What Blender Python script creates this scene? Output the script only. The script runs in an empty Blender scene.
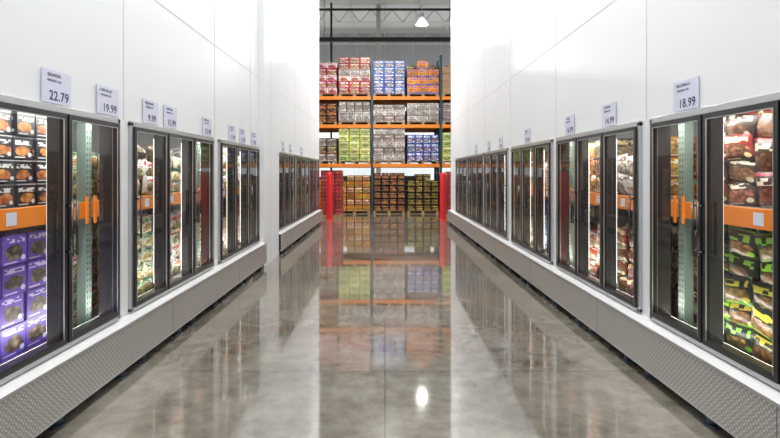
import bpy, bmesh, math, random
from mathutils import Vector
random.seed(7)
S = bpy.context.scene
COL = S.collection

# ------------------------------------------------------------------ materials
def newmat(name):
    m = bpy.data.materials.new(name); m.use_nodes = True
    nt = m.node_tree; nt.nodes.clear()
    out = nt.nodes.new('ShaderNodeOutputMaterial')
    return m, nt, out
def c4(c): return (c[0], c[1], c[2], 1.0)
def pmat(name, col, rough=0.5, metal=0.0, coat=0.0, noise=0.0, nscale=5.0, emis=None, es=0.0, bump=0.0):
    m, nt, out = newmat(name)
    p = nt.nodes.new('ShaderNodeBsdfPrincipled')
    p.inputs['Base Color'].default_value = c4(col)
    p.inputs['Roughness'].default_value = rough
    p.inputs['Metallic'].default_value = metal
    p.inputs['Coat Weight'].default_value = coat
    if emis:
        p.inputs['Emission Color'].default_value = c4(emis)
        p.inputs['Emission Strength'].default_value = es
    nt.links.new(p.outputs[0], out.inputs[0])
    if noise > 0 or bump > 0:
        tc = nt.nodes.new('ShaderNodeTexCoord')
        n = nt.nodes.new('ShaderNodeTexNoise'); n.inputs['Scale'].default_value = nscale
        n.inputs['Detail'].default_value = 5
        nt.links.new(tc.outputs['Object'], n.inputs['Vector'])
        if noise > 0:
            r = nt.nodes.new('ShaderNodeValToRGB')
            r.color_ramp.elements[0].position = 0.3; r.color_ramp.elements[1].position = 0.7
            r.color_ramp.elements[0].color = c4([x*(1-noise) for x in col])
            r.color_ramp.elements[1].color = c4([min(1, x*(1+noise)) for x in col])
            nt.links.new(n.outputs['Fac'], r.inputs[0]); nt.links.new(r.outputs[0], p.inputs['Base Color'])
        if bump > 0:
            b = nt.nodes.new('ShaderNodeBump'); b.inputs['Strength'].default_value = bump
            b.inputs['Distance'].default_value = 0.02
            nt.links.new(n.outputs['Fac'], b.inputs['Height']); nt.links.new(b.outputs[0], p.inputs['Normal'])
    return m

class NT:
    def __init__(s, nt): s.nt = nt
    def m(s, op, a, b=0.0, c=0.0):
        n = s.nt.nodes.new('ShaderNodeMath'); n.operation = op
        for i, v in enumerate((a, b, c)):
            if isinstance(v, (int, float)): n.inputs[i].default_value = v
            else: s.nt.links.new(v, n.inputs[i])
        return n.outputs[0]
    def mix(s, f, a, b):
        n = s.nt.nodes.new('ShaderNodeMix'); n.data_type = 'RGBA'
        for i, v in ((0, f), (6, a), (7, b)):
            if isinstance(v, (int, float)): n.inputs[i].default_value = v
            elif isinstance(v, (tuple, list)): n.inputs[i].default_value = c4(v)
            else: s.nt.links.new(v, n.inputs[i])
        return n.outputs[2]
    def xyz(s, a, b, c=0.0):
        n = s.nt.nodes.new('ShaderNodeCombineXYZ')
        for i, v in enumerate((a, b, c)):
            if isinstance(v, (int, float)): n.inputs[i].default_value = v
            else: s.nt.links.new(v, n.inputs[i])
        return n.outputs[0]
    def between(s, v, lo, hi):
        return s.m('MULTIPLY', s.m('GREATER_THAN', v, lo), s.m('LESS_THAN', v, hi))

def label_mat(name, base, accent, food1, food2, band=None, ev=0.36, rx=0.38, ry=0.26, text=(0.66, 0.9), rough=0.35, tn=10, fs=7.0, bandr=(0.0, 0.12), hue=0.025):
    """printed package: logo text rows, round food picture, colour band. UV integer part = package id"""
    m, nt, out = newmat(name); N = NT(nt)
    p = nt.nodes.new('ShaderNodeBsdfPrincipled'); p.inputs['Roughness'].default_value = rough
    nt.links.new(p.outputs[0], out.inputs[0])
    tc = nt.nodes.new('ShaderNodeTexCoord'); sep = nt.nodes.new('ShaderNodeSeparateXYZ')
    nt.links.new(tc.outputs['UV'], sep.inputs[0])
    U, V = sep.outputs[0], sep.outputs[1]
    u = N.m('FRACT', U); v = N.m('FRACT', V)
    wid = nt.nodes.new('ShaderNodeTexWhiteNoise'); wid.noise_dimensions = '2D'
    nt.links.new(N.xyz(N.m('FLOOR', U), N.m('FLOOR', V)), wid.inputs['Vector'])
    wsc = nt.nodes.new('ShaderNodeSeparateColor'); nt.links.new(wid.outputs['Color'], wsc.inputs[0])
    vor = nt.nodes.new('ShaderNodeTexVoronoi'); vor.inputs['Scale'].default_value = fs
    nt.links.new(tc.outputs['UV'], vor.inputs['Vector'])
    sc = nt.nodes.new('ShaderNodeSeparateColor'); nt.links.new(vor.outputs['Color'], sc.inputs[0])
    food = N.mix(sc.outputs[0], food1, food2)
    food = N.mix(N.m('MULTIPLY', vor.outputs['Distance'], 0.9), food, (0.02, 0.01, 0.01))
    col = base
    if band:
        col = N.mix(N.between(v, bandr[0], bandr[1]), base, band)
    e = N.m('ADD', N.m('POWER', N.m('ABSOLUTE', N.m('DIVIDE', N.m('SUBTRACT', u, N.m('ADD', 0.42, N.m('MULTIPLY', wsc.outputs[1], 0.16))), rx)), 2.4),
            N.m('POWER', N.m('ABSOLUTE', N.m('DIVIDE', N.m('SUBTRACT', v, ev), ry)), 2.4))
    e = N.m('ADD', e, N.m('MULTIPLY', N.m('SUBTRACT', sc.outputs[1], 0.5), 0.7))
    col = N.mix(N.m('LESS_THAN', e, 1.0), col, food)
    wn = nt.nodes.new('ShaderNodeTexWhiteNoise'); wn.noise_dimensions = '2D'
    nt.links.new(N.xyz(N.m('FLOOR', N.m('MULTIPLY', U, tn)), N.m('FLOOR', N.m('MULTIPLY', V, tn*1.4))), wn.inputs['Vector'])
    t = N.m('MULTIPLY', N.m('GREATER_THAN', wn.outputs['Value'], 0.38), N.m('MULTIPLY', N.between(v, text[0], text[1]), N.between(u, 0.1, 0.9)))
    col = N.mix(t, col, accent)
    bd = N.m('ADD', N.m('POWER', N.m('ABSOLUTE', N.m('SUBTRACT', u, 0.84)), 2.0), N.m('POWER', N.m('ABSOLUTE', N.m('SUBTRACT', v, 0.2)), 2.0))
    col = N.mix(N.m('LESS_THAN', bd, 0.0081), col, accent)
    ws = N.m('MULTIPLY', N.between(v, 0.06, 0.11), N.between(u, 0.1, 0.6))
    col = N.mix(N.m('MULTIPLY', ws, 0.8), col, accent)
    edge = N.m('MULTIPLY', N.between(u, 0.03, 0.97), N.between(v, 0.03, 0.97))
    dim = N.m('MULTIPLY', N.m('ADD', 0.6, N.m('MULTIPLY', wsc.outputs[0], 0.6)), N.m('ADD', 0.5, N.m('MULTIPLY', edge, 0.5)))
    h = nt.nodes.new('ShaderNodeHueSaturation')
    nt.links.new(N.m('ADD', 0.5-hue, N.m('MULTIPLY', wsc.outputs[2], 2*hue)), h.inputs['Hue'])
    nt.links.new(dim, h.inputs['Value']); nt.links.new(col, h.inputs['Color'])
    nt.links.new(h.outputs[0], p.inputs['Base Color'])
    return m

M_wall = pmat('white_panel', (0.78, 0.80, 0.82), 0.40, noise=0.02, nscale=0.7)
M_seam = pmat('panel_seam', (0.60, 0.62, 0.64), 0.4)
M_frame = pmat('dark_frame', (0.016, 0.016, 0.018), 0.3, coat=0.1)
M_alu = pmat('aluminium', (0.55, 0.56, 0.57), 0.33, metal=0.85)
M_chrome = pmat('handle_metal', (0.10, 0.10, 0.105), 0.25, metal=1.0)
M_white = pmat('white_enamel', (0.78, 0.79, 0.80), 0.3)
M_int = pmat('freezer_liner', (0.30, 0.32, 0.31), 0.5, noise=0.1, nscale=2)
M_intfl = pmat('freezer_floor', (0.12, 0.12, 0.12), 0.6)
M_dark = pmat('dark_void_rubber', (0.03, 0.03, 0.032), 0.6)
M_foot = pmat('leg_steel', (0.10, 0.13, 0.17), 0.4, metal=0.6)
M_orange = pmat('orange_beam', (0.85, 0.24, 0.02), 0.4)
M_green = pmat('green_upright', (0.16, 0.22, 0.19), 0.45)
M_tealdk = pmat('rack_upright', (0.02, 0.055, 0.075), 0.45)
M_wood = pmat('pallet_wood', (0.36, 0.24, 0.13), 0.8, noise=0.3, nscale=6)
M_wire = pmat('wire_deck', (0.30, 0.28, 0.26), 0.5, metal=0.5)
M_sign = pmat('sign_card', (0.64, 0.66, 0.80), 0.35)
M_ink = pmat('sign_ink', (0.02, 0.02, 0.09), 0.5)
M_red = pmat('red_paint', (0.75, 0.015, 0.02), 0.35)
M_backw = pmat('back_wall_paint', (0.58, 0.63, 0.67), 0.6, noise=0.05, nscale=1)
M_ceil = pmat('ceiling_paint', (0.85, 0.87, 0.88), 0.6)
M_steelw = pmat('painted_steel', (0.80, 0.81, 0.82), 0.5)
M_pipe = pmat('black_pipe', (0.02, 0.022, 0.025), 0.5)
M_lampshade = pmat('lamp_reflector', (0.85, 0.87, 0.9), 0.3, emis=(0.9, 0.95, 1), es=0.8)
M_lampglow = pmat('lamp_lens', (1, 1, 1), 0.5, emis=(1.0, 0.98, 0.95), es=8)
M_card = pmat('cardboard', (0.36, 0.22, 0.12), 0.75, noise=0.15, nscale=4)
M_led = pmat('led_tube', (1, 1, 1), 0.5, emis=(1.0, 0.98, 0.93), es=1.0)

def glass():
    m, nt, out = newmat('door_glass'); N = NT(nt)
    tr = nt.nodes.new('ShaderNodeBsdfTransparent'); tr.inputs[0].default_value = (0.88, 0.90, 0.89, 1)
    gl = nt.nodes.new('ShaderNodeBsdfGlossy'); gl.inputs['Roughness'].default_value = 0.02
    gl.inputs[0].default_value = (0.9, 0.9, 0.9, 1)
    g = nt.nodes.new('ShaderNodeNewGeometry'); d = nt.nodes.new('ShaderNodeVectorMath'); d.operation = 'DOT_PRODUCT'
    nt.links.new(g.outputs['Incoming'], d.inputs[0]); nt.links.new(g.outputs['Normal'], d.inputs[1])
    f = N.m('POWER', N.m('SUBTRACT', 1.0, N.m('ABSOLUTE', d.outputs['Value'])), 5.0)
    f = N.m('ADD', 0.04, N.m('MULTIPLY', f, 0.7))
    mx = nt.nodes.new('ShaderNodeMixShader')
    nt.links.new(f, mx.inputs[0]); nt.links.new(tr.outputs[0], mx.inputs[1]); nt.links.new(gl.outputs[0], mx.inputs[2])
    nt.links.new(mx.outputs[0], out.inputs[0]); return m
M_glass = glass()

def diamond():
    m, nt, out = newmat('diamond_plate'); N = NT(nt)
    p = nt.nodes.new('ShaderNodeBsdfPrincipled')
    p.inputs['Metallic'].default_value = 0.6; p.inputs['Roughness'].default_value = 0.38
    nt.links.new(p.outputs[0], out.inputs[0])
    tc = nt.nodes.new('ShaderNodeTexCoord'); sep = nt.nodes.new('ShaderNodeSeparateXYZ')
    nt.links.new(tc.outputs['Object'], sep.inputs[0])
    y, z = sep.outputs[1], sep.outputs[2]
    a = N.m('MULTIPLY', N.m('ADD', y, z), 24.0); b = N.m('MULTIPLY', N.m('SUBTRACT', y, z), 24.0)
    par = N.m('MODULO', N.m('ADD', N.m('ADD', N.m('FLOOR', a), N.m('FLOOR', b)), 4000.0), 2.0)
    fa = N.m('SUBTRACT', N.m('FRACT', a), 0.5); fb = N.m('SUBTRACT', N.m('FRACT', b), 0.5)
    def ell(p1, q1):
        return N.m('ADD', N.m('POWER', N.m('ABSOLUTE', N.m('DIVIDE', p1, 0.46)), 2.0), N.m('POWER', N.m('ABSOLUTE', N.m('DIVIDE', q1, 0.16)), 2.0))
    e1 = N.m('LESS_THAN', ell(fa, fb), 1.0); e2 = N.m('LESS_THAN', ell(fb, fa), 1.0)
    h = N.m('ADD', N.m('MULTIPLY', e1, par), N.m('MULTIPLY', e2, N.m('SUBTRACT', 1.0, par)))
    bp = nt.nodes.new('ShaderNodeBump'); bp.inputs['Strength'].default_value = 0.7; bp.inputs['Distance'].default_value = 0.004
    nt.links.new(h, bp.inputs['Height']); nt.links.new(bp.outputs[0], p.inputs['Normal'])
    nt.links.new(N.mix(h, (0.42, 0.415, 0.40), (0.72, 0.71, 0.69)), p.inputs['Base Color'])
    return m
M_diamond = diamond()

def concrete():
    m, nt, out = newmat('polished_concrete'); N = NT(nt)
    p = nt.nodes.new('ShaderNodeBsdfPrincipled')
    p.inputs['IOR'].default_value = 1.65
    p.inputs['Coat Weight'].default_value = 0.6; p.inputs['Coat Roughness'].default_value = 0.025
    nt.links.new(p.outputs[0], out.inputs[0])
    tc = nt.nodes.new('ShaderNodeTexCoord'); sep = nt.nodes.new('ShaderNodeSeparateXYZ')
    nt.links.new(tc.outputs['Object'], sep.inputs[0])
    n1 = nt.nodes.new('ShaderNodeTexNoise'); n1.inputs['Scale'].default_value = 0.8; n1.inputs['Detail'].default_value = 9; n1.inputs['Roughness'].default_value = 0.65
    n1.inputs['Distortion'].default_value = 0.6
    n2 = nt.nodes.new('ShaderNodeTexNoise'); n2.inputs['Scale'].default_value = 6; n2.inputs['Detail'].default_value = 8; n2.inputs['Roughness'].default_value = 0.65
    n3 = nt.nodes.new('ShaderNodeTexNoise'); n3.inputs['Scale'].default_value = 110; n3.inputs['Detail'].default_value = 2
    for n in (n1, n2, n3): nt.links.new(tc.outputs['Object'], n.inputs['Vector'])
    f = N.m('ADD', N.m('MULTIPLY', n1.outputs[0], 0.45), N.m('ADD', N.m('MULTIPLY', n2.outputs[0], 0.35), N.m('MULTIPLY', n3.outputs[0], 0.20)))
    r = nt.nodes.new('ShaderNodeValToRGB')
    r.color_ramp.elements[0].position = 0.40; r.color_ramp.elements[0].color = (0.115, 0.099, 0.076, 1)
    r.color_ramp.elements[1].position = 0.60; r.color_ramp.elements[1].color = (0.30, 0.276, 0.23, 1)
    nt.links.new(f, r.inputs[0])
    jx = N.m('LESS_THAN', N.m('ABSOLUTE', sep.outputs[0]), 0.006)
    jy = N.m('LESS_THAN', N.m('ABSOLUTE', N.m('SUBTRACT', N.m('MODULO', N.m('ADD', sep.outputs[1], 101.2), 4.5), 2.25)), 0.005)
    j = N.m('MAXIMUM', jx, jy)
    nt.links.new(N.mix(N.m('MULTIPLY', j, 0.6), r.outputs[0], (0.04, 0.035, 0.03)), p.inputs['Base Color'])
    rr = nt.nodes.new('ShaderNodeMapRange'); rr.inputs[1].default_value = 0.35; rr.inputs[2].default_value = 0.68; rr.inputs[3].default_value = 0.03; rr.inputs[4].default_value = 0.15
    nt.links.new(n1.outputs[0], rr.inputs[0]); nt.links.new(rr.outputs[0], p.inputs['Roughness'])
    bp = nt.nodes.new('ShaderNodeBump'); bp.inputs['Strength'].default_value = 0.08; bp.inputs['Distance'].default_value = 0.002
    nt.links.new(n2.outputs[0], bp.inputs['Height']); nt.links.new(bp.outputs[0], p.inputs['Normal'])
    return m
M_floor = concrete()

# ------------------------------------------------------------------ mesh builder
class B:
    def __init__(s): s.v = []; s.f = []; s.mi = []; s.uv = []; s.mats = []; s.sm = []
    def mat(s, m):
        if m not in s.mats: s.mats.append(m)
        return s.mats.index(m)
    def face(s, idx, mi, uvs=None, smooth=False):
        s.f.append(idx); s.mi.append(mi); s.sm.append(smooth)
        s.uv.append(uvs if uvs else [(0.5, 0.5)]*len(idx))
    def box(s, x0, x1, y0, y1, z0, z1, m, off=(0, 0)):
        if x0 > x1: x0, x1 = x1, x0
        mi = s.mat(m); b = len(s.v)
        s.v += [(x0,y0,z0),(x1,y0,z0),(x1,y1,z0),(x0,y1,z0),(x0,y0,z1),(x1,y0,z1),(x1,y1,z1),(x0,y1,z1)]
        o, e = 0.004, 0.996
        q = [(off[0]+o, off[1]+o), (off[0]+e, off[1]+o), (off[0]+e, off[1]+e), (off[0]+o, off[1]+e)]
        for f in ((0,1,5,4),(1,2,6,5),(2,3,7,6),(3,0,4,7)): s.face([b+i for i in f], mi, q)
        for f in ((4,5,6,7),(3,2,1,0)): s.face([b+i for i in f], mi, [(off[0]+0.05, off[1]+0.5)]*4)
    def bag(s, sd, xf, yc, zc, w, h, t, m, off, tilt=0.0, lean=0.0):
        """pillow pouch facing the aisle; sd=side sign, xf=front x distance"""
        mi = s.mat(m); nu, nv = 7, 7
        for side in (0, 1):
            b = len(s.v)
            for j in range(nv+1):
                for i in range(nu+1):
                    u, v = i/nu, j/nv
                    bul = (math.sin(math.pi*u)**0.5) * (math.sin(math.pi*v)**0.5) if 0 < i < nu and 0 < j < nv else 0.0
                    bul *= 1 + 0.2*math.sin(17*u+9*v+off[0]*3)+0.14*math.sin(23*v-11*u+off[1])
                    px = (u-0.5)*w*(1-0.05*math.sin(math.pi*v)); pz = (v-0.5)*h*(1-0.06*math.sin(math.pi*u))
                    ry = px*math.cos(tilt)-pz*math.sin(tilt); rz = px*math.sin(tilt)+pz*math.cos(tilt)
                    dx = -bul*t/2 if side == 0 else bul*t/2
                    s.v.append((sd*(xf+t/2+dx+lean*rz), yc+ry, zc+rz))
            for j in range(nv):
                for i in range(nu):
                    a = b+j*(nu+1)+i
                    def U(i, j): 
                        uu = i/nu
                        if sd > 0: uu = 1-uu
                        return (off[0]+0.004+uu*0.992, off[1]+0.004+(j/nv)*0.992)
                    s.face([a, a+1, a+nu+2, a+nu+1], mi, [U(i, j), U(i+1, j), U(i+1, j+1), U(i, j+1)], True)
    def cyl(s, p0, p1, r, m, n=12, r1=None):
        mi = s.mat(m); p0 = Vector(p0); p1 = Vector(p1); ax = (p1-p0).normalized()
        t = Vector((0, 0, 1)) if abs(ax.z) < 0.9 else Vector((1, 0, 0))
        a = ax.cross(t).normalized(); c = ax.cross(a); b = len(s.v)
        if r1 is None: r1 = r
        for k in range(n):
            th = 2*math.pi*k/n; d = a*math.cos(th)+c*math.sin(th)
            s.v.append(tuple(p0+d*r)); s.v.append(tuple(p1+d*r1))
        for k in range(n):
            k2 = (k+1) % n
            s.face([b+2*k, b+2*k2, b+2*k2+1, b+2*k+1], mi, None, True)
        s.face([b+2*k for k in range(n)], mi); s.face([b+2*k+1 for k in range(n)][::-1], mi)
    def lathe(s, cx, cy, prof, m, n=28):
        mi = s.mat(m); b = len(s.v); L = len(prof)
        for k in range(n):
            th = 2*math.pi*k/n
            for r, z in prof: s.v.append((cx+r*math.cos(th), cy+r*math.sin(th), z))
        for k in range(n):
            k2 = (k+1) % n
            for j in range(L-1): s.face([b+k*L+j, b+k2*L+j, b+k2*L+j+1, b+k*L+j+1], mi, None, True)
    def poly(s, pts, m):
        mi = s.mat(m); b = len(s.v); s.v += [tuple(p) for p in pts]; s.face(list(range(b, b+len(pts))), mi)
    def make(s, name, parent=None, recalc=True, bevel=0.0):
        me = bpy.data.meshes.new(name); me.from_pydata(s.v, [], s.f)
        for m in s.mats: me.materials.append(m)
        me.polygons.foreach_set('material_index', s.mi)
        me.polygons.foreach_set('use_smooth', s.sm)
        ul = me.uv_layers.new(name='UVMap')
        ul.data.foreach_set('uv', [c for f in s.uv for p in f for c in p])
        if recalc:
            bm = bmesh.new(); bm.from_mesh(me); bmesh.ops.recalc_face_normals(bm, faces=bm.faces); bm.to_mesh(me); bm.free()
        me.update()
        o = bpy.data.objects.new(name, me); COL.objects.link(o)
        if parent: o.parent = parent
        if bevel:
            md = o.modifiers.new('bevel', 'BEVEL'); md.width = bevel; md.segments = 2; md.limit_method = 'ANGLE'
        return o
def empty(name, loc=(0, 0, 0)):
    e = bpy.data.objects.new(name, None); e.empty_display_size = 0.2; COL.objects.link(e); return e
def rid(): return (random.randint(0, 60), random.randint(0, 60))

XD = 2.27      # door plane
DW = 0.735
ZB, ZT = 0.47, 2.15
END = 18.1
cases = {-1: [(2.255, 3), (4.71, 3), (7.22, 3), (11.0, 3), (13.40, 3), (15.78, 3)],
          1: [(2.255, 3), (4.70, 3), (7.17, 3), (9.75, 3), (12.15, 3), (14.55, 3)]}

# ------------------------------------------------------------------ room shell
b = B(); b.box(-16, 16, -7, 36, -0.1, 0, M_floor); b.make('floor')
b = B(); b.box(-16, 16, -7, 36, 11.2, 11.3, M_ceil); b.make('ceiling')
b = B(); b.box(-16, 16, 35.8, 36, 0, 11.2, M_backw)
for k in range(-8, 9): b.box(k*1.9-0.02, k*1.9+0.02, 35.77, 35.8, 0, 11.2, M_steelw)
b.make('wall_back')
for sd, nm in ((-1, 'wall_outer_left'), (1, 'wall_outer_right')):
    b = B(); b.box(sd*15.8, sd*16, -7, 35.8, 0, 11.2, M_backw); b.make(nm)

for sd, nm in ((-1, 'wall_left'), (1, 'wall_right')):
    b = B(); H = 8.6
    b.box(sd*XD, sd*(XD+0.12), -2, END, ZT, H, M_wall)               # panel above doors
    b.box(sd*XD, sd*(XD+0.12), -2, END, 0.45, ZB, M_wall)
    edges = [-2]
    for (y, n) in cases[sd]: edges += [y, y+n*DW]
    edges.append(END)
    for k in range(0, len(edges), 2):
        b.box(sd*XD, sd*(XD+0.12), edges[k], edges[k+1], ZB, ZT, M_wall)
    for y in ([4.60, 7.06, 8.95, 13.30, 15.7] if sd < 0 else [4.60, 7.04, 9.6, 12.05, 14.45]):
        b.box(sd*(XD-0.003), sd*XD, y-0.006, y+0.006, ZT+0.02, H, M_seam)
    b.box(sd*(XD-0.003), sd*XD, 4.60, END, 3.40, 3.41, M_seam)
    b.box(sd*(XD-0.003), sd*XD, 4.60, END, 6.2, 6.21, M_seam)
    b.box(sd*(XD-0.02), sd*(XD+0.02), END-0.06, END+0.02, 0, H, M_white)
    if sd < 0:
        b.box(sd*(XD-0.09), sd*(XD+0.12), 9.55, 10.9, 0, H, M_wall)
        b.box(sd*(XD-0.093), sd*(XD-0.09), 10.1, 10.112, 0.1, H, M_seam)
    b.make(nm)
    b = B(); b.box(sd*(XD+0.125), sd*4.22, END, END+0.12, 0, H, M_wall); b.make('wall_freezer_end')
    b = B(); b.box(sd*4.12, sd*4.24, -2, END-0.001, 0, H, M_wall); b.box(sd*4.10, sd*4.12, -2, END-0.01, 0.02, 2.74, M_int); b.make('wall_freezer_rear')
    b = B(); b.box(sd*XD, sd*4.22, -2.12, -2, 0, H, M_wall); b.make('wall_freezer_front')
    b = B(); b.box(sd*(XD+0.12), sd*4.1, -2, END, 2.75, 2.85, M_int); b.make('ceiling_freezer')
    b = B(); b.box(sd*2.46, sd*4.1, -2, END, 0.0, 0.02, M_intfl); b.make('floor_freezer')

# ------------------------------------------------------------------ freezer cases
def build_case(sd, y0, n):
    root = empty('glass_door_freezer_case'); y1 = y0+n*DW
    b = B(); fo = 0.035
    for (a0, a1, z0, z1) in ((y0-0.03, y1+0.03, ZT-fo, ZT+0.012), (y0-0.03, y1+0.03, ZB-0.005, ZB+0.03), (y0-0.03, y0+0.012, ZB, ZT), (y1-0.012, y1+0.03, ZB, ZT)):
        b.box(sd*(XD-0.03), sd*(XD+0.02), a0, a1, z0, z1, M_alu)
    for (a0, a1, z0, z1) in ((y0, y0+0.012, ZB, ZT), (y1-0.012, y1, ZB, ZT), (y0, y1, ZT-0.03, ZT-0.001), (y0, y1, ZB+0.001, ZB+0.03)):
        b.box(sd*(XD+0.02), sd*(XD+0.13), a0, a1, z0, z1, M_frame)
    for k in range(1, n):
        b.box(sd*(XD+0.005), sd*(XD+0.09), y0+k*DW-0.03, y0+k*DW+0.03, ZB, ZT-fo, M_frame)
        b.cyl((sd*(XD+0.10), y0+k*DW, ZB+0.1), (sd*(XD+0.10), y0+k*DW, ZT-0.1), 0.009, M_led, 8)
    b.make('surround_frame', root, bevel=0.003)
    for k in range(n):
        d0 = y0+k*DW+0.012; d1 = y0+(k+1)*DW-0.012; zb = ZB+0.033; zt = ZT-fo-0.004; w = 0.034
        xa, xb = sd*(XD-0.045), sd*(XD-0.002)
        g = B()
        g.box(xa, xb, d0, d0+w, zb, zt, M_frame); g.box(xa, xb, d1-w, d1, zb, zt, M_frame)
        g.box(xa, xb, d0+w, d1-w, zt-w, zt, M_frame); g.box(xa, xb, d0+w, d1-w, zb, zb+w*1.3, M_frame)
        e = 0.005
        g.box(sd*(XD-0.047), sd*(XD-0.04), d0+w, d0+w+e, zb+w, zt-w, M_alu); g.box(sd*(XD-0.047), sd*(XD-0.04), d1-w-e, d1-w, zb+w, zt-w, M_alu)
        g.box(sd*(XD-0.047), sd*(XD-0.04), d0+w, d1-w, zt-w-e, zt-w, M_alu)
        g.poly([(sd*(XD-0.028), d0+w, zb+w), (sd*(XD-0.028), d1-w, zb+w), (sd*(XD-0.028), d1-w, zt-w), (sd*(XD-0.028), d0+w, zt-w)], M_glass)
        hy = d0+w/2
        if k == 1: hy = d1-w/2
        xh = sd*(XD-0.09)
        g.cyl((xh, hy, 1.12), (xh, hy, 1.50), 0.009, M_chrome)
        for z in (1.15, 1.47): g.cyl((xh, hy, z), (xa, hy, z), 0.007, M_chrome, 8)
        g.make('door_%d' % (k+1), root)
    return root
for sd in (-1, 1):
    for (y, n) in cases[sd]: build_case(sd, y, n)

def bumper(sd, y0, y1):
    root = empty('diamond_plate_kick_bumper')
    b = B(); X0 = 2.13
    b.box(sd*X0, sd*(X0+0.012), y0, y1, 0.10, 0.435, M_diamond)
    b.poly([(sd*X0, y0, 0.436), (sd*X0, y1, 0.436), (sd*(XD-0.001), y1, 0.455), (sd*(XD-0.001), y0, 0.455)], M_white)
    b.box(sd*(X0-0.006), sd*(X0+0.012), y0, y1, 0.43, 0.442, M_alu)
    b.box(sd*(X0-0.004), sd*(X0+0.05), y0, y1, 0.092, 0.10, M_alu)
    y = y0+2.44
    while y < y1:
        b.box(sd*(X0-0.0015), sd*X0, y-0.002, y+0.002, 0.1, 0.435, M_foot); y += 2.44
    b.make('plate', root, recalc=False)
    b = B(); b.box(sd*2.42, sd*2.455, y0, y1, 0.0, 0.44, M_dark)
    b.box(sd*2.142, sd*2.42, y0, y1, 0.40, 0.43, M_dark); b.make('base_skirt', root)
    b = B(); y = y0+0.3; k = 0
    while y < y1-0.1:
        b.cyl((sd*2.20, y, 0.012), (sd*2.20, y, 0.41), 0.022, M_foot, 10)
        b.cyl((sd*2.20, y, 0.0), (sd*2.20, y, 0.014), 0.055, M_foot, 14)
        b.cyl((sd*2.20, y, 0.014), (sd*2.20, y, 0.07), 0.038, M_foot, 6)
        y += 0.38 if k % 2 == 0 else 0.84; k += 1
    b.make('legs', root)
bumper(-1, -2, 9.55); bumper(-1, 10.9, END)
bumper(1, -2, END)

# ------------------------------------------------------------------ racks inside freezer (with LED strip lights at top, added fill strips at sill)
up = [-0.85, 1.9, 4.65, 7.40, 10.15, 12.9, 15.65]
for sd in (-1, 1):
    root = empty('freezer_storage_rack')
    b = B()
    for y in up:
        for x in (2.60, 3.55):
            b.box(sd*x, sd*(x+0.08), y-0.045, y+0.045, 0.02, 2.7, M_green)
        b.box(sd*2.68, sd*3.55, y-0.015, y+0.015, 0.5, 0.54, M_green)
        b.box(sd*2.68, sd*3.55, y-0.015, y+0.015, 1.6, 1.64, M_green)
        b.box(sd*2.58, sd*2.72, y-0.07, y+0.07, 0.02, 0.03, M_green)
        z = 0.1
        while z < 2.6:
            for dy in (-0.02, 0.02):
                b.box(sd*2.5985, sd*2.60, y+dy-0.007, y+dy+0.007, z, z+0.02, M_dark)
            z += 0.05
    b.make('uprights', root)
    b = B()
    for i in range(len(up)):
        y0 = up[i]+0.047; y1 = (up[i+1]-0.047) if i+1 < len(up) else END-0.05
        for x in (2.585, 3.58): b.box(sd*x, sd*(x+0.05), y0, y1, 1.31, 1.45, M_orange)
        for yy in (y0, y1-0.03): b.box(sd*2.57, sd*2.585, yy, yy+0.03, 1.26, 1.50, M_orange)
        yy = y0+0.35
        while yy < y1-0.2:
            b.box(sd*2.582, sd*2.585, yy, yy+0.10, 1.335, 1.425, M_sign); yy += 0.66
    b.make('beams', root)
    b = B(); b.box(sd*2.635, sd*3.58, -0.65, END-0.05, 1.425, 1.45, M_wire); b.make('deck', root)
    for (a, c) in ((0, 6.0), (6.0, 12.0), (12.0, 18.0)):
        b = B()
        b.box(sd*2.41, sd*2.46, a+0.05, c-0.05, 2.20, 2.24, M_white)
        b.box(sd*2.41, sd*2.455, a+0.05, c-0.05, 0.45, 0.475, M_white); b.make('led_and_fill_housing', root)  # second box carries the added sill fill strip
        for (zz, en, ang) in ((2.195, 68, -25), (0.482, 32, -150)):  # top LED strip, then an added upward fill light for the lower stock
            ld = bpy.data.lights.new('led_and_sill_fill', 'AREA'); ld.shape = 'RECTANGLE'; ld.size = 0.04; ld.size_y = c-a-0.2; ld.energy = en; ld.color = (1.0, 0.97, 0.9)
            lo = bpy.data.objects.new('led_and_sill_fill', ld); COL.objects.link(lo); lo.parent = root
            lo.location = (sd*2.435, (a+c)/2, zz)
            lo.rotation_euler = (0, sd*math.radians(ang), 0)

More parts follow.
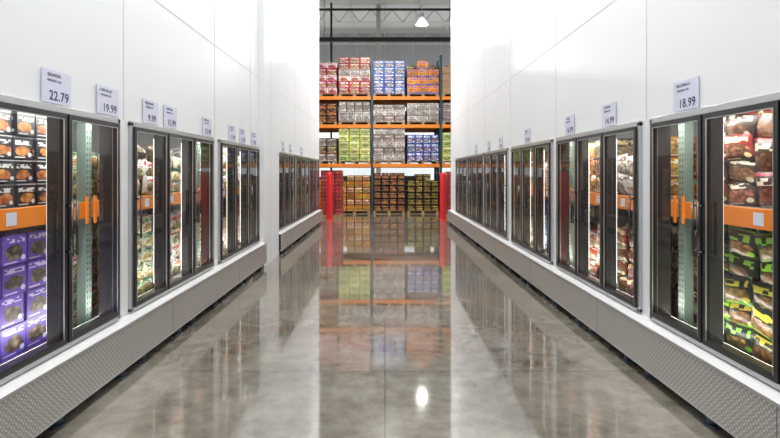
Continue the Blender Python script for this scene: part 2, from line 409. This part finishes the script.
L = label_mat
K = {
 'salmon': L('salmon_pack_print', (0.02,0.02,0.03), (0.65,0.65,0.65), (0.80,0.20,0.04), (0.85,0.38,0.12), band=(0.4,0.4,0.4), bandr=(0.92,0.97), ev=0.36, rx=0.36, ry=0.2, text=(0.62,0.80), fs=3.3, hue=0.01),
 'purple': L('purple_box_print', (0.15,0.075,0.48), (0.65,0.6,0.9), (0.05,0.03,0.03), (0.42,0.32,0.22), ev=0.42, rx=0.36, ry=0.24, text=(0.74,0.90), fs=5, hue=0.01),
 'cream': L('cream_bag_print', (0.72,0.68,0.55), (0.05,0.25,0.08), (0.75,0.45,0.08), (0.75,0.65,0.3), band=(0.1,0.3,0.12), fs=8),
 'creamb': L('white_bag_print', (0.75,0.76,0.72), (0.6,0.05,0.04), (0.45,0.35,0.1), (0.7,0.6,0.35), band=(0.7,0.5,0.05), fs=8),
 'blue': L('blue_bag_print', (0.05,0.12,0.35), (0.8,0.8,0.8), (0.7,0.5,0.2), (0.8,0.7,0.5), fs=6),
 'brown': L('brown_bag_print', (0.05,0.022,0.016), (0.66,0.58,0.47), (0.16,0.05,0.03), (0.56,0.25,0.13), band=(0.35,0.025,0.025), bandr=(0.9,0.98), ry=0.25, ev=0.34, rx=0.42, text=(0.64,0.84), fs=9, rough=0.35, tn=8),
 'meat': L('red_brown_bag_print', (0.22,0.03,0.02), (0.75,0.65,0.3), (0.12,0.04,0.02), (0.6,0.3,0.15), band=(0.04,0.02,0.015), bandr=(0.0,0.16), ry=0.22, ev=0.4, rx=0.42, text=(0.68,0.9), fs=9, rough=0.35, tn=7),
 'green': L('black_green_bag_print', (0.018,0.022,0.014), (0.26,0.60,0.05), (0.16,0.07,0.02), (0.65,0.40,0.12), band=(0.2,0.5,0.04), bandr=(0.93,1.0), ry=0.22, ev=0.32, text=(0.58,0.84), fs=9, rough=0.3, tn=6),
 'green2': L('black_yellow_bag_print', (0.018,0.022,0.014), (0.70,0.60,0.06), (0.20,0.08,0.02), (0.65,0.35,0.1), band=(0.18,0.45,0.03), bandr=(0.0,0.14), ry=0.22, text=(0.64,0.86), fs=9, rough=0.3, tn=6),
 'orange': L('orange_box_print', (0.62,0.22,0.03), (0.9,0.85,0.7), (0.6,0.2,0.05), (0.85,0.6,0.2), band=(0.35,0.03,0.02)),
 'red': L('red_box_print', (0.48,0.02,0.02), (0.9,0.85,0.8), (0.7,0.35,0.1), (0.85,0.7,0.4)),
 'drink': L('red_drink_case_print', (0.42,0.008,0.012), (0.6,0.3,0.3), (0.34,0.01,0.01), (0.5,0.02,0.02), text=(0.45,0.6), ry=0.1, hue=0.005),
 'redwh': L('red_white_box_print', (0.8,0.74,0.72), (0.6,0.02,0.05), (0.6,0.04,0.06), (0.75,0.25,0.25), band=(0.5,0.02,0.04)),
 'dark': L('dark_bag_print', (0.03,0.025,0.025), (0.8,0.6,0.3), (0.4,0.2,0.08), (0.6,0.45,0.3), band=(0.3,0.02,0.02)),
 'tan': L('tan_box_print', (0.42,0.30,0.17), (0.1,0.08,0.06), (0.55,0.35,0.15), (0.6,0.5,0.3)),
 'bluewh': L('blue_white_box_print', (0.05,0.11,0.42), (0.85,0.85,0.9), (0.8,0.8,0.85), (0.75,0.55,0.1), rx=0.32, ry=0.2),
 'orblue': L('orange_blue_box_print', (0.85,0.26,0.01), (0.1,0.12,0.4), (0.9,0.5,0.05), (0.75,0.14,0.03), band=(0.08,0.10,0.4), bandr=(0.0,0.2), hue=0.01),
 'ygreen': L('yellow_green_box_print', (0.55,0.62,0.10), (0.85,0.88,0.7), (0.7,0.75,0.3), (0.45,0.55,0.08)),
 'whgrey': L('white_wrapped_box_print', (0.66,0.64,0.60), (0.2,0.12,0.1), (0.5,0.42,0.36), (0.72,0.68,0.62), band=(0.3,0.2,0.15)),
 'greybr': L('grey_brown_box_print', (0.20,0.15,0.13), (0.7,0.65,0.6), (0.4,0.3,0.25), (0.55,0.45,0.4), band=(0.5,0.45,0.4)),
 'yell': L('yellow_bag_print', (0.80,0.38,0.02), (0.5,0.03,0.02), (0.9,0.6,0.08), (0.5,0.15,0.02), rx=0.46, hue=0.01),
 'blkyel': L('black_yellow_box_print', (0.02,0.014,0.01), (0.8,0.6,0.05), (0.85,0.58,0.05), (0.25,0.13,0.02), ry=0.18, text=(0.7,0.82), hue=0.01),
 'redyel': L('red_yellow_box_print', (0.05,0.008,0.007), (0.7,0.35,0.1), (0.75,0.38,0.06), (0.45,0.05,0.03), ry=0.2, text=(0.7,0.82), hue=0.01),
 'bluered': L('blue_red_box_print', (0.04,0.10,0.36), (0.85,0.85,0.85), (0.75,0.78,0.82), (0.5,0.08,0.08), ry=0.2),
 'teal': L('teal_bag_print', (0.05,0.25,0.28), (0.85,0.85,0.8), (0.75,0.6,0.35), (0.5,0.3,0.12)),
}
def pallet(b, x0, x1, y0, y1, z=0.0):
    if x0 > x1: x0, x1 = x1, x0
    n = 7; pw = (y1-y0)/n
    for k in range(n): b.box(x0, x1, y0+k*pw+0.012, y0+(k+1)*pw-0.012, z+0.12, z+0.14, M_wood)
    for k in range(3): b.box(x0, x1, y0+(y1-y0)*(0.02+0.44*k), y0+(y1-y0)*(0.02+0.44*k)+0.09, z, z+0.02, M_wood)
    for k in range(3):
        xx = x0+(x1-x0-0.09)*k/2
        b.box(xx, xx+0.09, y0, y1, z+0.02, z+0.12, M_wood)
def shelf_stock(sd, y0, y1, z0, z1, kinds, w, h, kind='bag', xf=2.66, name='frozen_food_packages', rows=2, pal=False, full=False):
    """facings of packages along the aisle; every facing is one product, facings differ"""
    b = B(); span = y1-y0
    if pal: pallet(b, sd*2.66, sd*3.4, y0, y1, 0.02)
    nf = 1 if len(kinds) == 1 else max(2, round(span/0.62)); fw = span/nf
    for fi in range(nf):
        kn = kinds[fi % len(kinds)]
        bx = kind == 'box' or (kind == 'mix' and fi % 2 == 0)
        ww = w*random.uniform(0.85, 1.1) if nf > 1 else w; hh = h*random.uniform(0.8, 1.1) if nf > 1 else h
        n = max(1, int(fw/ww)); nz = max(1, int((z1-z0)/hh+0.01)); pitch = fw/n
        if not full and nf > 1 and nz > 2 and random.random() < 0.3: nz -= 1
        if full: hh = (z1-z0)/nz
        for r in range(rows):
            for j in range(nz):
                for i in range(n):
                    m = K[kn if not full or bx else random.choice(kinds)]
                    yc = y0+fi*fw+(i+0.5)*pitch; x = xf+r*0.34
                    if bx:
                        g = 0.006+random.random()*0.01; xo = random.uniform(0, 0.03)
                        b.box(sd*(x+xo), sd*(x+0.30+xo), yc-pitch/2+g, yc+pitch/2-g, z0+j*hh+0.0005, z0+(j+1)*hh-0.004, m, rid())
                    else:
                        b.bag(sd, x-0.01+random.random()*0.05, yc+random.uniform(-.03, .03), z0+(j+0.5)*hh+random.uniform(0, .015), pitch*1.12, hh*1.22, 0.085, m, rid(), random.uniform(-.2, .2), random.uniform(-.15, .15))
                        if r == 0:
                            b.bag(sd, x+0.09, yc+pitch*0.4, z0+(j+0.55)*hh, pitch*1.12, hh*1.2, 0.12, m, rid(), random.uniform(-.3, .3), 0)
    return b.make(name, recalc=False)

plan = {
 -1: [(['purple'], 0.27, 0.215, 'box', ['salmon'], 0.22, 0.16, 'box'),
      (['purple'], 0.27, 0.215, 'box', ['salmon'], 0.22, 0.16, 'box'),
      (['creamb', 'cream', 'blue'], 0.25, 0.18, 'bag', ['cream', 'creamb', 'tan'], 0.24, 0.17, 'bag'),
      (['dark', 'cream', 'tan', 'red'], 0.25, 0.2, 'mix', ['whgrey', 'brown', 'creamb'], 0.25, 0.17, 'bag'),
      (['redwh', 'dark', 'teal'], 0.27, 0.2, 'box', ['tan', 'red', 'brown'], 0.25, 0.17, 'mix'),
      (['dark', 'red', 'brown'], 0.27, 0.2, 'bag', ['orange', 'brown', 'red'], 0.25, 0.17, 'box'),
      (['brown', 'tan', 'red'], 0.27, 0.2, 'box', ['dark', 'redwh', 'yell'], 0.25, 0.17, 'box')],
  1: [(['green', 'green2', 'green'], 0.27, 0.21, 'bag', ['brown'], 0.26, 0.21, 'bag'),
      (['green', 'green', 'green2'], 0.27, 0.185, 'bag', ['brown', 'meat', 'brown'], 0.25, 0.18, 'bag'),
      (['dark', 'meat', 'creamb', 'red'], 0.26, 0.18, 'bag', ['orange', 'whgrey', 'dark'], 0.26, 0.2, 'mix'),
      (['cream', 'dark', 'blue', 'tan'], 0.25, 0.2, 'mix', ['tan', 'red', 'creamb'], 0.25, 0.17, 'box'),
      (['tan', 'brown', 'ygreen'], 0.27, 0.2, 'mix', ['red', 'dark', 'yell'], 0.25, 0.17, 'box'),
      (['red', 'dark', 'orange'], 0.27, 0.2, 'bag', ['redwh', 'brown', 'yell'], 0.25, 0.17, 'box'),
      (['brown', 'redwh', 'red'], 0.27, 0.2, 'box', ['dark', 'orange'], 0.25, 0.17, 'box')]}
for sd in (-1, 1):
    for i in range(len(up)):
        y0 = up[i]+0.12; y1 = (up[i+1]-0.12) if i+1 < len(up) else END-0.15
        if i == 1: y1 = 4.50
        if i == 2: y0 = 5.1
        lo, lw, lh, lk, hi, hw, hh, hk = plan[sd][i]
        fu = i <= 1
        shelf_stock(sd, y0, y1, 0.165, 1.26, lo, lw, lh, lk, pal=True, name='pallet_of_frozen_food', full=fu)
        shelf_stock(sd, y0, y1, 1.455, 2.15, hi, hw, hh, hk, full=fu)

# ------------------------------------------------------------------ price signs
def sign(sd, y0, y1, price, l1):
    root = empty('price_sign'); z0, z1 = 2.175, 2.40
    b = B(); b.box(sd*(XD-0.012), sd*(XD-0.006), y0, y1, z0, z1, M_sign)
    for yy in (y0+0.02, y1-0.03): b.box(sd*(XD-0.006), sd*XD, yy, yy+0.01, z1-0.03, z1-0.01, M_alu)
    b.make('card', root)
    w = y1-y0
    def txt(s, size, off, z, nm, o_=0.0):
        cu = bpy.data.curves.new(nm, 'FONT'); cu.body = s; cu.size = size; cu.extrude = 0.0005; cu.align_x = 'CENTER'
        cu.offset = o_; cu.space_character = 1.08
        cu.materials.append(M_ink); o = bpy.data.objects.new(nm, cu); COL.objects.link(o); o.parent = root
        yy = (y0+off*w) if sd < 0 else (y1-off*w)
        o.location = (sd*(XD-0.0135), yy, z)
        o.rotation_euler = (math.pi/2, 0, math.pi/2 if sd < 0 else -math.pi/2)
    txt(price, 0.092, 0.57, z0+0.022, 'price_text', 0.0008)
    txt(l1, 0.034, 0.40, z1-0.045, 'title_text'); txt('FROZEN 3 LB', 0.024, 0.40, z1-0.08, 'detail_text')
for (a, c, p, t) in ((3.49,3.81,'22.79','SALMON'),(4.16,4.49,'19.99','COD FILLET'),(4.95,5.28,'9.99','VEGETABLE'),(5.42,5.75,'15.99','CHICKEN'),(6.57,6.90,'13.49','BROCCOLI'),(7.68,8.01,'11.99','BERRIES'),(8.26,8.58,'12.99','MANGO'),(9.0,9.33,'8.99','WAFFLES'),(11.6,11.93,'6.99','CORN'),(12.5,12.83,'9.49','PIES'),(14.2,14.53,'7.49','BREAD')):
    sign(-1, a, c, p, t)
for (a, c, p, t) in ((3.82,4.15,'18.99','MEATBALLS'),(5.19,5.52,'14.99','CHICKEN'),(6.33,6.66,'16.99','PIZZA'),(8.27,8.60,'12.99','BURGERS'),(10.2,10.53,'9.89','FRIES'),(11.4,11.73,'8.49','TOTS'),(13.0,13.33,'7.99','PEAS')):
    sign(1, a, c, p, t)

# ------------------------------------------------------------------ warehouse rack at end
ux = [-6.26, -3.40, -0.54, 2.32, 5.18]
lv = [2.07, 3.70, 4.87]
def rack(RY):
    root = empty('warehouse_pallet_rack')
    b = B()
    for x in ux:
        for y in (RY, RY+1.1):
            b.box(x-0.05, x+0.05, y, y+0.08, 0, 6.6, M_tealdk)
            b.box(x-0.08, x+0.08, y-0.03, y+0.11, 0, 0.012, M_tealdk)
        z = 0.3
        while z < 6:
            b.cyl((x, RY+0.08, z), (x, RY+1.1, z+0.7), 0.02, M_tealdk, 6); b.box(x-0.02, x+0.02, RY+0.08, RY+1.1, z, z+0.04, M_tealdk); z += 1.4
    b.make('uprights', root)
    b = B()
    for i in range(len(ux)-1):
        for z in lv:
            for y in (RY-0.02, RY+1.12): b.box(ux[i]+0.05, ux[i+1]-0.05, y, y+0.05, z-0.13, z+0.01, M_orange)
            b.box(ux[i]+0.05, ux[i]+0.09, RY-0.035, RY-0.02, z-0.16, z+0.04, M_orange)
    b.make('beams', root)
    b = B()
    for i in range(len(ux)-1):
        for z in lv: b.box(ux[i]+0.06, ux[i+1]-0.06, RY+0.035, RY+1.12, z-0.03, z-0.005, M_wire)
    b.make('wire_decks', root)
rack(22.0); rack(23.35)
def load(xc, z, kinds, hh, nx=5, nz=5, w=1.24, name='pallet_of_cartons', yf=22.03, dp=1.1, g0=0.002):
    b = B(); x0, x1 = xc-w/2, xc+w/2
    n = 7
    for k in range(n): b.box(x0+k*w/n+0.01, x0+(k+1)*w/n-0.01, yf, yf+dp-0.04, z+0.11, z+0.13, M_wood)
    for k in range(3): b.box(x0, x1, yf+k*(dp-0.14)/2, yf+k*(dp-0.14)/2+0.09, z, z+0.02, M_wood)
    for k in range(3):
        xx = x0+(w-0.12)*k/2; b.box(xx, xx+0.12, yf, yf+dp-0.05, z+0.02, z+0.11, M_wood)
    zz = z+0.131; ch = hh/nz; cw = w/nx
    for j in range(nz):
        for i in range(nx):
            if j == nz-1 and nz > 3 and i in (0, nx-1) and random.random() < 0.25: continue
            m = K[kinds[j % len(kinds)]] if kinds[0] != 'card' else M_card
            for r in range(3):
                g = random.uniform(g0, 0.008+g0); yo = random.uniform(0, 0.02)
                b.box(x0+i*cw+g, x0+(i+1)*cw-g, yf+yo+r*dp/3, yf+(r+1)*dp/3-0.02, zz+j*ch+0.0005, zz+(j+1)*ch-0.006-2*g0, m, rid())
    b.make(name)
px = [-5.5, -4.15, -2.66, -1.27, 0.17, 1.58, 3.04, 4.44]
rows = {
 4.87: [['tan'], ['whgrey'], ['redwh', 'red'], ['red', 'red', 'redwh', 'whgrey'], ['bluewh'], ['orblue'], ['card'], ['tan']],
 3.70: [['tan'], ['whgrey'], ['redyel'], ['whgrey', 'greybr'], ['greybr', 'whgrey'], ['whgrey'], ['greybr'], ['tan']],
 2.07: [['bluered'], ['tan'], ['greybr', 'dark'], ['ygreen'], ['whgrey', 'greybr'], ['bluered'], ['ygreen'], ['whgrey']],
 0.0: [['red'], ['yell'], ['yell'], ['yell', 'orange'], ['redyel'], ['blkyel'], ['redwh'], ['blkyel']]}
hts = {4.87: [1.3, 1.2, 1.30, 1.52, 1.38, 1.36, 1.38, 1.2], 3.70: [0.8]*2+[0.78, 0.85, 0.72, 0.78, 0.8, 0.8],
       2.07: [1.3]*2+[0.95, 1.38, 1.36, 1.10, 1.2, 1.3], 0.0: [1.45]*2+[1.3, 1.5, 1.6, 1.55, 1.3, 1.4]}
for z, kk in rows.items():
    for i, k in enumerate(kk):
        h = hts[z][i]; nz = max(3, round(h/0.27))
        load(px[i], z, k, h, nx=random.choice((3, 4, 3)) if z > 0 else 4, nz=nz+(0 if z == 0 else random.choice((-1, 0, 0))), w=1.32, g0=0.012 if z == 0 else 0.002)
        bc = (ux[i//2]+ux[i//2+1])/2 + (-0.69 if i % 2 == 0 else 0.69)
        load(bc, z, [random.choice(('greybr', 'dark'))], min(h+0.1, 1.45) if z != 3.70 else 0.85, nx=3, nz=4, w=1.36, yf=23.38)

def red_stack(xc, yc, w, h):
    b = B(); n = 12; b.box(xc-w/2, xc+w/2, yc-0.4, yc+0.4, 0, 0.12, M_wood)
    ch = (h-0.12)/n
    for j in range(n):
        for i in range(3):
            b.box(xc-w/2+i*w/3+0.006, xc-w/2+(i+1)*w/3-0.006, yc-0.4, yc+0.4, 0.1205+j*ch, 0.12+(j+1)*ch-0.02, K['drink'], rid())
            b.box(xc-w/2+i*w/3+0.01, xc-w/2+(i+1)*w/3-0.01, yc-0.39, yc+0.39, 0.12+(j+1)*ch-0.0199, 0.12+(j+1)*ch, M_dark)
    b.make('stack_of_red_cases', bevel=0.004)
red_stack(-2.02, 20.3, 0.80, 1.80)
red_stack(2.66, 20.3, 0.66, 1.75)
def bollard(x, y):
    b = B(); b.cyl((x, y, 0), (x, y, 0.02), 0.16, M_red, 24)
    b.lathe(x, y, [(0.105, 0.02), (0.105, 1.62), (0.10, 1.67), (0.07, 1.71), (0.001, 1.725)], M_red, 24); b.make('red_bollard')
bollard(-2.02, 19.3); bollard(2.11, 19.3)

# ------------------------------------------------------------------ overhead structure
b = B()
for x in (-8.2, -0.37, 7.5):
    b.box(x-0.13, x+0.13, 30-0.02, 30+0.02, 0, 11.2, M_steelw)
    b.box(x-0.13, x-0.10, 29.87, 30.13, 0, 11.2, M_steelw); b.box(x+0.10, x+0.13, 29.87, 30.13, 0, 11.2, M_steelw)
b.make('structural_column')
b = B()
for y in range(-5, 36, 5):
    b.box(-15.8, 15.8, y-0.09, y+0.09, 10.2, 10.23, M_steelw); b.box(-15.8, 15.8, y-0.09, y+0.09, 10.95, 10.98, M_steelw)
    x = -15.8
    while x < 15.5:
        b.cyl((x, y, 10.23), (x+0.6, y, 10.95), 0.03, M_steelw, 6); b.cyl((x+0.6, y, 10.95), (x+1.2, y, 10.23), 0.03, M_steelw, 6); x += 1.2
for x in range(-14, 15, 2): b.box(x-0.04, x+0.04, -7, 35.8, 10.98, 11.2, M_steelw)
b.make('roof_truss')
b = B(); b.cyl((-15.8, 27.0, 8.50), (15.8, 27.0, 8.50), 0.12, M_pipe, 14)
b.cyl((-15.8, 29.5, 10.8), (15.8, 29.5, 10.8), 0.07, M_pipe, 12)
b.cyl((-3.0, 29.6, 0), (-3.0, 29.6, 11.2), 0.06, M_pipe, 12)
for x in (-12, -6, -3.1, 3.3, 9): b.cyl((x, 27, 8.6), (x, 27, 11.2), 0.015, M_pipe, 6)
b.make('sprinkler_pipe')

def lamp(x, y, z, power, sz=0.5):
    root = empty('high_bay_and_fill_lamp')
    b = B()
    b.lathe(x, y, [(0.29, z), (0.27, z+0.06), (0.20, z+0.20), (0.11, z+0.30), (0.10, z+0.33)], M_lampshade)
    b.lathe(x, y, [(0.10, z+0.33), (0.10, z+0.52), (0.05, z+0.56), (0.001, z+0.56)], M_steelw)
    b.cyl((x, y, z+0.56), (x, y, 11.2), 0.012, M_steelw, 6)
    b.lathe(x, y, [(0.001, z+0.03), (0.26, z+0.03)], M_lampglow); b.make('shade', root, recalc=False)
    ld = bpy.data.lights.new('bulb', 'AREA'); ld.shape = 'DISK'; ld.size = sz; ld.energy = power; ld.color = (1.0, 0.985, 0.96)
    lo = bpy.data.objects.new('bulb', ld); COL.objects.link(lo); lo.parent = root; lo.location = (x, y, z-0.01)
for (x, y, p) in ((0, -2.5, 250), (0.0, 2.2, 200), (0, 7, 172), (0, 12, 160), (0, 17.6, 500), (1.66, 23.8, 40), (-7, 20.5, 350), (8, 20.5, 350), (-5, 31.5, 1300), (5, 31.5, 1300)):  # rearmost pair: out-of-view lamps added to brighten the back wall
    lamp(x, y, 8.35, p, 0.3 if p == 40 else 0.5)

# ------------------------------------------------------------------ world + camera
w = bpy.data.worlds.new('World'); S.world = w; w.use_nodes = True
w.node_tree.nodes['Background'].inputs[0].default_value = (0.94, 0.97, 1.0, 1); w.node_tree.nodes['Background'].inputs[1].default_value = 0.75
cd = bpy.data.cameras.new('camera'); cam = bpy.data.objects.new('camera', cd); COL.objects.link(cam)
cam.location = (0, 0, 1.7); cam.rotation_euler = (math.pi/2, 0, 0)
cd.sensor_width = 36; cd.lens = 530/780*36; cd.shift_x = 5/780; cd.shift_y = -46/780; cd.clip_start = 0.05; cd.clip_end = 200
S.camera = cam
S.view_settings.view_transform = 'Standard'
